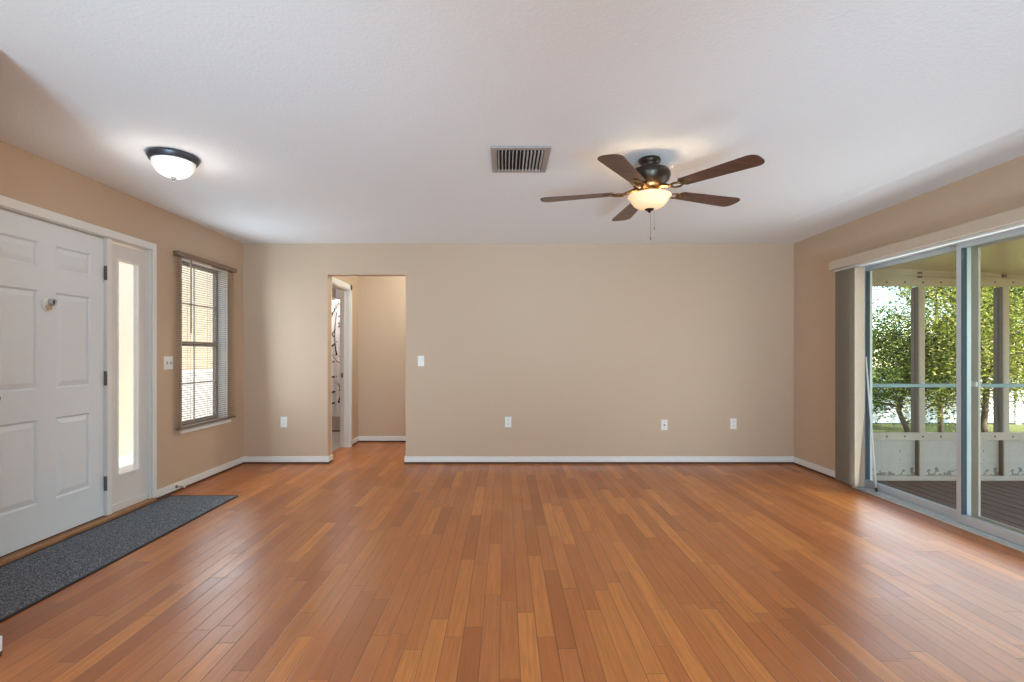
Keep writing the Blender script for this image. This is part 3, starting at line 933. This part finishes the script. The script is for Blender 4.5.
# ------------------------------------------------------------------ sliding glass door
sd = empty('door_2', (XR + 0.07, (SL[0] + SL[1]) / 2, 0.0), 'aluminium sliding glass door to the screened porch', 'door', kind='structure')
y0, y1, z1 = SL[0], SL[1], SL[3]
mb = MB()
mb.box(XR - 0.004, XR + 0.12, y1 - 0.03, y1, 0.0, z1, 0.002)
mb.box(XR - 0.004, XR + 0.12, y0, y0 + 0.03, 0.0, z1, 0.002)
mb.box(XR - 0.004, XR + 0.12, y0 + 0.03, y1 - 0.03, z1 - 0.035, z1, 0.002)
mb.build('outer_frame', M['alulight'], sd)
mb = MB().box(XR - 0.004, XR + 0.13, y0 + 0.03, y1 - 0.03, 0.0, 0.022, 0.002)
for xx in (XR + 0.013, XR + 0.048, XR + 0.11):
    mb.box(xx - 0.003, xx + 0.003, y0 + 0.03, y1 - 0.03, 0.022, 0.036)
mb.build('bottom_track', M['alu'], sd)
def panel(x, ya, yb, name, handle=None):
    st, rl = 0.042, 0.06
    za, zb = 0.03, z1 - 0.03
    mb = MB()
    mb.box(x - 0.016, x + 0.016, ya, ya + st, za, zb, 0.003).box(x - 0.016, x + 0.016, yb - st, yb, za, zb, 0.003)
    mb.box(x - 0.015, x + 0.015, ya + st, yb - st, za, za + rl, 0.003).box(x - 0.015, x + 0.015, ya + st, yb - st, zb - 0.045, zb, 0.003)
    p = mb.build(name, M['alu'], sd)
    g = MB()
    w_ = 0.006
    g.box(x - 0.0168, x + 0.0168, ya + st - 0.001, ya + st + w_, za + rl, zb - 0.045).box(x - 0.0168, x + 0.0168, yb - st - w_, yb - st + 0.001, za + rl, zb - 0.045)
    g.build('gasket', M['gasket'], p)
    MB().box(x - 0.002, x + 0.002, ya + st, yb - st, za + rl, zb - 0.045).build('glass_pane', M['glass'], p)
    return p
panel(XR + 0.013, y0 + 0.025, 3.600, 'sliding_panel')
pa = panel(XR + 0.048, 3.555, y1 - 0.028, 'fixed_panel')
MB().box(XR - 0.02, XR - 0.004, y0 + 0.04, y0 + 0.062, 0.92, 1.12, 0.004).build('pull_handle', M['hinge'], sd)
# beige screen door frame outside, with its small white latch
xs = XR + 0.112
mb = MB()
mb.box(xs - 0.008, xs + 0.008, 3.545, 3.610, 0.03, z1 - 0.03, 0.002).box(xs - 0.008, xs + 0.008, y0 + 0.03, y0 + 0.09, 0.03, z1 - 0.03, 0.002)
mb.box(xs - 0.008, xs + 0.008, y0 + 0.09, 3.545, 0.03, 0.085, 0.002).box(xs - 0.008, xs + 0.008, y0 + 0.09, 3.545, z1 - 0.075, z1 - 0.03, 0.002)
scd = mb.build('screen_frame', M['post'], sd)
MB().box(xs - 0.020, xs - 0.008, 3.55, 3.602, 0.985, 1.02, 0.003).build('screen_latch', M['plate'], scd)
struct('trim_4', MB().box(XR - 0.035, XR - 0.0045, y0, y1 + 0.02, 0.0, 0.009, 0.002), M['alulight'], 'pale metal strip on the floor along the sliding door', 'threshold')

# vertical blind stacked at the far side of the sliding door
vb = empty('vertical_blind', (XR - 0.09, 4.58, 0.05), 'taupe vertical blind vanes stacked beside the sliding door', 'vertical blind')
MB().box(XR - 0.16, XR - 0.001, 2.40, 4.77, 1.998, 2.078, 0.003).build('valance', M['valance'], vb)
MB().box(XR - 0.13, XR - 0.085, 2.42, 4.75, 1.978, 1.998, 0.003).build('track', M['alulight'], vb)
for k in range(12):
    yv = 4.43 + 0.0235 * k
    mb = MB()
    sec = []
    for q in range(7):
        t = q / 6 - 0.5
        sec.append((XR - 0.107 + 0.089 * t, yv + 0.006 * (1 - 4 * t * t)))
    lo1 = [mb.bm.verts.new((p[0], p[1], 0.055)) for p in sec] + [mb.bm.verts.new((p[0], p[1] + 0.0012, 0.055)) for p in sec[::-1]]
    hi1 = [mb.bm.verts.new((v.co.x, v.co.y, 1.972)) for v in lo1]
    n = len(lo1)
    for i in range(n):
        mb.face([lo1[i], lo1[(i + 1) % n], hi1[(i + 1) % n], hi1[i]])
    mb.face(lo1[::-1]); mb.face(hi1)
    mb.box(XR - 0.113, XR - 0.101, yv + 0.004, yv + 0.009, 1.970, 1.980)
    mb.build('vane', M['vane'], vb)
# white rod leaning against the jamb in the track
rod = empty('security_rod', (XR - 0.02, 4.42, 0.011), 'thin white rod leaning against the sliding door jamb', 'rod')
pb, pt_ = Vector((XR + 0.006, 4.385, 0.026)), Vector((XR - 0.013, 4.487, 1.19))
MB().tube([pb, pb.lerp(pt_, 0.5), pt_], 0.0075, 10).build('shaft', M['plate'], rod)
MB().tube([pb, pb.lerp(pt_, 0.03)], 0.0095, 10).build('rubber_tip', M['slot'], rod)

# ------------------------------------------------------------------ screened porch outside the sliding door
PX0, PX1, PY0, PY1, DZ = XR + WT, 7.1, 1.1, 5.42, -0.13
mb = MB()
x = PX0
while x < PX1 - 0.1:
    mb.box(x + 0.006, x + 0.134, PY0, PY1, DZ - 0.03, DZ, 0.003)
    x += 0.14
tag(mb.build('porch_deck', M['deck']), 'weathered brown board deck of the porch', 'deck', kind='structure')
struct('ground_slab', MB().box(PX0, PX1, PY0, PY1 + 0.1, -0.6, DZ - 0.032), M['ventdark'], 'dark underside below the porch boards', 'ground')
# sloping cream roof ceiling
mb = MB()
zc = lambda X: 2.13 - 0.05 * (X - 3.9)
v = [mb.bm.verts.new(p) for p in [(PX0, PY0 - 0.3, zc(PX0)), (PX1 + 0.3, PY0 - 0.3, zc(PX1 + 0.3)), (PX1 + 0.3, PY1 + 0.4, zc(PX1 + 0.3)), (PX0, PY1 + 0.4, zc(PX0)),
     (PX0, PY0 - 0.3, zc(PX0) + 0.09), (PX1 + 0.3, PY0 - 0.3, zc(PX1 + 0.3) + 0.09), (PX1 + 0.3, PY1 + 0.4, zc(PX1 + 0.3) + 0.09), (PX0, PY1 + 0.4, zc(PX0) + 0.09)]]
for q in ((0, 1, 2, 3), (7, 6, 5, 4), (0, 4, 5, 1), (1, 5, 6, 2), (2, 6, 7, 3), (3, 7, 4, 0)):
    mb.face([v[i] for i in q])
tag(mb.build('ceiling_porch', M['porchceil']), 'cream sloping ceiling over the porch', 'ceiling', kind='structure')

ptop = 1.94
def wedge_beam():
    mb = MB()
    for (ya, yb, zb_, dz) in ((PY1 - 0.03, PY1 + 0.07, 2.03, 0.0),):
        pts = [(PX0, zb_), (PX1, zb_ - 0.11), (PX1, zc(PX1)), (PX0, zc(PX0))]
        lo = [mb.bm.verts.new((p[0], ya, p[1])) for p in pts]; hi = [mb.bm.verts.new((p[0], yb, p[1])) for p in pts]
        mb.face(lo[::-1]); mb.face(hi)
        for i in range(4): mb.face([lo[i], lo[(i + 1) % 4], hi[(i + 1) % 4], hi[i]])
    return mb
tag(wedge_beam().build('porch_fascia', M['post']), 'cream fascia board under the porch roof at its far end', 'fascia', kind='structure')

mb = MB()
pts = [(PX0, 2.088), (PX1, 1.93), (PX1, 1.948), (PX0, 2.106)]
lo = [mb.bm.verts.new((p[0], PY1 - 0.048, p[1])) for p in pts]; hi = [mb.bm.verts.new((p[0], PY1 - 0.0305, p[1])) for p in pts]
mb.face(lo[::-1]); mb.face(hi)
for i in range(4): mb.face([lo[i], lo[(i + 1) % 4], hi[(i + 1) % 4], hi[i]])
struct('trim_7', mb, M['post'], 'thin cream ledge strip under the porch roof edge', 'trim')

def bolted_rail(name, z0, z1_, y, label, cat):
    r = empty(name, ((PX0 + PX1) / 2, y, z0), label, cat)
    MB().box(PX0, PX1, y - 0.012, y + 0.012, z0, z1_, 0.003).build('rail', M['post'], r)
    xx = PX0 + 0.12
    while xx < PX1 - 0.05:
        b = MB()
        b.lathe([(0, -0.019), (0.006, -0.018), (0.010, -0.0125), (0.010, -0.0115), (0, -0.0115)], (xx, y, (z0 + z1_) / 2), 10, axis='Y')
        b.build('bolt', M['screw'], r)
        xx += 0.19
    return r
bolted_rail('top_rail', 1.930, 2.015, PY1 - 0.0485, 'cream bolted rail along the top of the porch screens', 'rail')
bolted_rail('chair_rail', 0.305, 0.385, PY1 - 0.0485, 'cream bolted rail above the white porch panels', 'rail')
struct('trim_5', MB().box(PX0, PX1, PY1 - 0.03, PY1 + 0.06, DZ, DZ + 0.05, 0.003), M['post'], 'cream bottom plate of the porch end wall', 'trim')

def porch_post(x, y, label, along='X'):
    p = empty('porch_post', (x, y, DZ), label, 'post', 'cream porch posts')
    mb = MB()
    if along == 'X':
        mb.box(x - 0.028, x + 0.028, y - 0.035, y - 0.018, DZ + 0.05, 2.02, 0.002)
        mb.build('post_face', M['post'], p)
        rb = MB()
        for q in range(4):
            yy = y - 0.018 + 0.027 * q
            inset = 0.004 if q % 2 else 0.0
            rb.box(x - 0.028 + inset, x + 0.028 - inset, yy, yy + 0.0269, DZ + 0.05, 1.93)
        rb.build('screen_channel', M['postrib'], p)
        MB().box(x - 0.052, x - 0.006, y - 0.044, y - 0.031, 2.022, 2.085, 0.002).build('top_bracket', M['postrib'], p)
    else:
        mb.box(x - 0.02, x + 0.09, y - 0.028, y + 0.028, DZ, zc(x + 0.09) , 0.002)
        mb.build('post_face', M['post'], p)
    return p
porch_post(3.53, PY1, 'first porch post from the sliding door, nearly hidden by the door jamb')
porch_post(4.425, PY1, 'cream porch post in view through the left pane of the sliding door')
porch_post(5.32, PY1, 'cream porch post in view through the right pane of the sliding door')
porch_post(6.215, PY1, 'cream porch post on the far end wall, beyond the right frame edge')
for k, yy in enumerate((4.4, 3.4, 2.4, 1.3)):
    porch_post(PX1 - 0.1, yy, ['outer side porch post closest to the porch corner', 'outer side porch post second from the corner', 'outer side porch post third from the corner', 'outer side porch post last from the corner'][k], 'Y')
for k, (xa, xb) in enumerate(((3.56, 4.395), (4.455, 5.29), (5.35, 6.185), (6.245, PX1))):
    o = MB().box(xa + 0.002, xb - 0.002, PY1 + 0.02, PY1 + 0.04, DZ + 0.05, 0.304).build('kick_panel', M['kick'])
    tag(o, ['stained white lower porch panel left of the first visible post', 'stained white lower porch panel between the two visible posts',
            'stained white lower porch panel right of the second visible post', 'stained white lower porch panel out at the porch corner'][k], 'panel', 'white lower porch panels')
gr_ = empty('guard_rail', ((PX0 + PX1) / 2, PY1 - 0.06, 0.86), 'blue grey metal guard rail across the porch posts', 'rail')
MB().box(PX0, PX1, PY1 - 0.075, PY1 - 0.039, 0.862, 0.902, 0.004).build('bar', M['rail'], gr_)
for xx in (3.53, 4.425, 5.32, 6.215):
    MB().box(xx - 0.02, xx + 0.02, PY1 - 0.0392, PY1 - 0.0352, 0.85, 0.914).build('mounting_plate', M['alu'], gr_)

# ------------------------------------------------------------------ garden beyond the porch
GZ = -0.62
struct('lawn', MB().box(-30, 60, -30, 70, GZ - 0.1, GZ), M['lawn'], 'yellow green lawn beyond the porch', 'lawn')
fn = empty('garden_fence', (12, 13.300, GZ), 'white vinyl fence behind the garden trees', 'fence')
mb = MB()
x = 3.0
while x < 24:
    mb.box(x, x + 0.148, 13.300, 13.30025, GZ + 0.04, GZ + 1.25)
    x += 0.15
mb.build('fence_boards', M['fence'], fn)
for k in range(9):
    px = 3.0 + 2.6 * k
    MB().box(px - 0.05, px + 0.05, 13.230, 13.3000, GZ, GZ + 1.36, 0.006).build('fence_post', M['fence'], fn)

def tree(bx, by, h, crown_r, zlow, nleaf, label, mat, seed, sparse=1.0, leaf=0.062):
    rnd = random.Random(seed)
    t = empty('garden_tree', (bx, by, GZ), label, 'tree', 'leafy garden trees beyond the porch')
    mb = MB()
    top = Vector((bx + rnd.uniform(-0.3, 0.3), by + rnd.uniform(-0.3, 0.3), GZ + h * 0.8))
    base = Vector((bx, by, GZ - 0.05))
    trunk = [base.lerp(top, q / 6) + Vector((rnd.uniform(-.06, .06), rnd.uniform(-.06, .06), 0)) * (q > 0) for q in range(7)]
    mb.tube(trunk, [0.055, 0.05, 0.045, 0.04, 0.034, 0.026, 0.012], 8)
    tips = []
    for q in range(34):
        s = rnd.uniform(0.22, 1.0)
        st = base.lerp(top, s)
        ang = rnd.uniform(0, 2 * PI)
        ln = crown_r * rnd.uniform(0.55, 1.05) * (1.15 - 0.45 * s)
        up = rnd.uniform(-0.15, 0.55) * ln
        en = st + Vector((math.cos(ang) * ln, math.sin(ang) * ln, up))
        if en.z < GZ + zlow: en.z = GZ + zlow + rnd.uniform(0, 0.3)
        mid = st.lerp(en, 0.5) + Vector((rnd.uniform(-.1, .1), rnd.uniform(-.1, .1), 0.12 * ln))
        mb.tube([st, mid, en], [0.02, 0.012, 0.004], 5)
        tips += [(st.lerp(mid, 0.7), 0.28), (mid, 0.32), (mid.lerp(en, 0.5), 0.34), (en, 0.30)]
    mb.build('trunk', M['bark'], t)
    lf = MB()
    for q in range(nleaf):
        c, r = tips[rnd.randrange(len(tips))]
        d = Vector((rnd.gauss(0, 1), rnd.gauss(0, 1), rnd.gauss(0, 0.8))) * r * 0.8 * sparse
        p = c + d
        u = Vector((rnd.gauss(0, 1), rnd.gauss(0, 1), rnd.gauss(0, 0.6))).normalized()
        w_ = u.orthogonal().normalized()
        w_ = Matrix.Rotation(rnd.uniform(0, 2 * PI), 3, u) @ w_
        L = leaf * rnd.uniform(0.7, 1.3); W = L * 0.45
        lf.poly([p - u * L * 0.5, p + w_ * W * 0.5 + u * L * 0.05, p + u * L * 0.5, p - w_ * W * 0.5 + u * L * 0.05])
    lf.build('foliage', mat, t, keep_normals=True)
    return t
tree(7.9, 10.0, 2.8, 1.25, 0.62, 15000, 'dark green garden tree with blue sky above, seen through the left pane', M['leafd'], 3)
tree(9.7, 11.3, 4.6, 1.7, 0.70, 22000, 'yellow green garden tree seen between the two porch posts', M['leaf'], 11)
tree(8.6, 9.0, 4.6, 1.15, 0.66, 14000, 'bright leafy garden tree seen just right of the middle door stile', M['leaf'], 21)
tree(11.8, 11.2, 4.8, 1.8, 0.62, 20000, 'green garden tree at the right edge of the right pane', M['leafd'], 35)
tree(17.0, 17.0, 6.2, 2.6, 1.6, 9000, 'pale leafy tree rising behind the white fence', M['leaf'], 47, 1.2, 0.12)

# ------------------------------------------------------------------ entry court outside the left wall
struct('ground_entry', MB().box(-9, XL - WT, -4, 14, -0.12, -0.05), M['concrete'], 'pale concrete walk outside the front door', 'path')
struct('wall_entry', MB().box(-4.95, -4.75, 1.0, 12.5, -0.06, 2.9), M['stucco'], 'beige stucco wall facing the front door outside', 'wall')
struct('wall_entry_low', MB().box(-4.60, -4.42, 6.62, 12.0, -0.06, 0.98, 0.01), M['whitepaint'], 'low white wall outside the left window', 'wall')

# ------------------------------------------------------------------ tub and curtain in the bathroom
tb = empty('bathtub', (-2.1, 8.3, 0.008), 'cream bathtub below the branch patterned curtain', 'bathtub')
mb = MB()
tx0, tx1, ty0, ty1, tz = XL + 0.002, -1.302, 7.92, 8.698, 0.42
ou = mat_outline(tx0, tx1, ty0, ty1, 0.02)
inn = mat_outline(tx0 + 0.07, tx1 - 0.07, ty0 + 0.07, ty1 - 0.07, 0.12)
inb = mat_outline(tx0 + 0.16, tx1 - 0.14, ty0 + 0.13, ty1 - 0.13, 0.10)
ring = lambda o_, z: [mb.bm.verts.new((p[0], p[1], z)) for p in o_]
R = [ring(ou, 0.008), ring(ou, tz - 0.01), ring(inn, tz), ring(inb, 0.09)]
for a, b in zip(R, R[1:]):
    n = len(a)
    for i in range(n): mb.face([a[i], a[(i + 1) % n], b[(i + 1) % n], b[i]])
mb.face(R[-1])
mb.build('tub_shell', M['tub'], tb)
MB().box(tx0, tx1, ty0 - 0.006, ty0 + 0.004, 0.008, 0.03).build('tub_base_strip', M['hinge'], tb)  # dark strip along the foot of the tub
cr_ = tag(MB().tube([(XL, 7.88, 2.08), (-1.3, 7.88, 2.08)], 0.012, 12).build('curtain_rod', M['chrome']), 'chrome curtain rod across the bathtub', 'rod')
cu = empty('shower_curtain', (-2.2, 7.88, 0.25), 'white shower curtain with black branch print in the bathroom', 'curtain')
fold = lambda x: 7.88 + 0.022 * math.sin(x * 2 * PI / 0.16) + 0.008 * math.sin(x * 37)
mb = MB()
nn = 150
prev = None
for i in range(nn + 1):
    x = XL + 0.03 + (-1.34 - XL - 0.03) * i / nn
    a = [mb.bm.verts.new((x, fold(x), z)) for z in (0.25, 1.1, 2.06)]
    if prev:
        for q in range(2):
            f_ = mb.face([prev[q], a[q], a[q + 1], prev[q + 1]]); f_.smooth = True
    prev = a
cur = mb.build('fabric', M['curtain'], cu)
mb = MB()
rnd = random.Random(5)
def twig(x, z, ang, ln, wd, depth):
    pts = []
    n = 8
    for k in range(n + 1):
        pts.append((x, z))
        ang += rnd.uniform(-0.22, 0.22)
        x2 = x + math.cos(ang) * ln / n; z2 = z + math.sin(ang) * ln / n
        if k in (3, 5, 6) and depth > 0:
            twig(x, z, ang + rnd.choice((-1, 1)) * rnd.uniform(0.5, 0.9), ln * 0.6, wd * 0.6, depth - 1)
        x, z = x2, z2
    for k in range(n):
        w0 = wd * (1 - k / n * 0.7); w1 = wd * (1 - (k + 1) / n * 0.7)
        (xa, za), (xb, zb_) = pts[k], pts[k + 1]
        if min(xa, xb) < XL + 0.05 or max(xa, xb) > -1.36 or max(za, zb_) > 2.04 or min(za, zb_) < 0.27: continue
        dx, dz = xb - xa, zb_ - za
        L = math.hypot(dx, dz) or 1
        px, pz = -dz / L, dx / L
        P = lambda X, Z: (X, fold(X) - 0.004, Z)
        mb.poly([P(xa + px * w0, za + pz * w0), P(xa - px * w0, za - pz * w0), P(xb - px * w1, zb_ - pz * w1), P(xb + px * w1, zb_ + pz * w1)])
for (x, z, a, l) in ((-2.78, 1.22, 1.15, 0.8), (-2.70, 0.62, 0.25, 0.55), (-2.76, 0.42, 0.5, 0.5), (-2.60, 1.2, 1.75, 0.75), (-2.45, 0.8, 0.9, 0.7),
                     (-2.2, 1.0, 1.4, 0.8), (-1.9, 0.7, 1.9, 0.8), (-1.7, 1.2, 1.3, 0.7), (-2.05, 1.5, 0.5, 0.5), (-2.70, 0.86, 0.1, 0.4), (-2.72, 1.32, 0.7, 0.6)):
    twig(x, z, a, l, 0.014, 2)
mb.build('branch_print', M['ink'], cu)
lamp('bath_lamp', 'POINT', (-2.5, 7.3, 2.25), 24, (1.0, 0.97, 0.94), shadow_soft_size=0.08)
lamp('hall_lamp', 'POINT', (-0.7, 6.35, 2.36), 46, (0.82, 0.92, 0.84), shadow_soft_size=0.08)
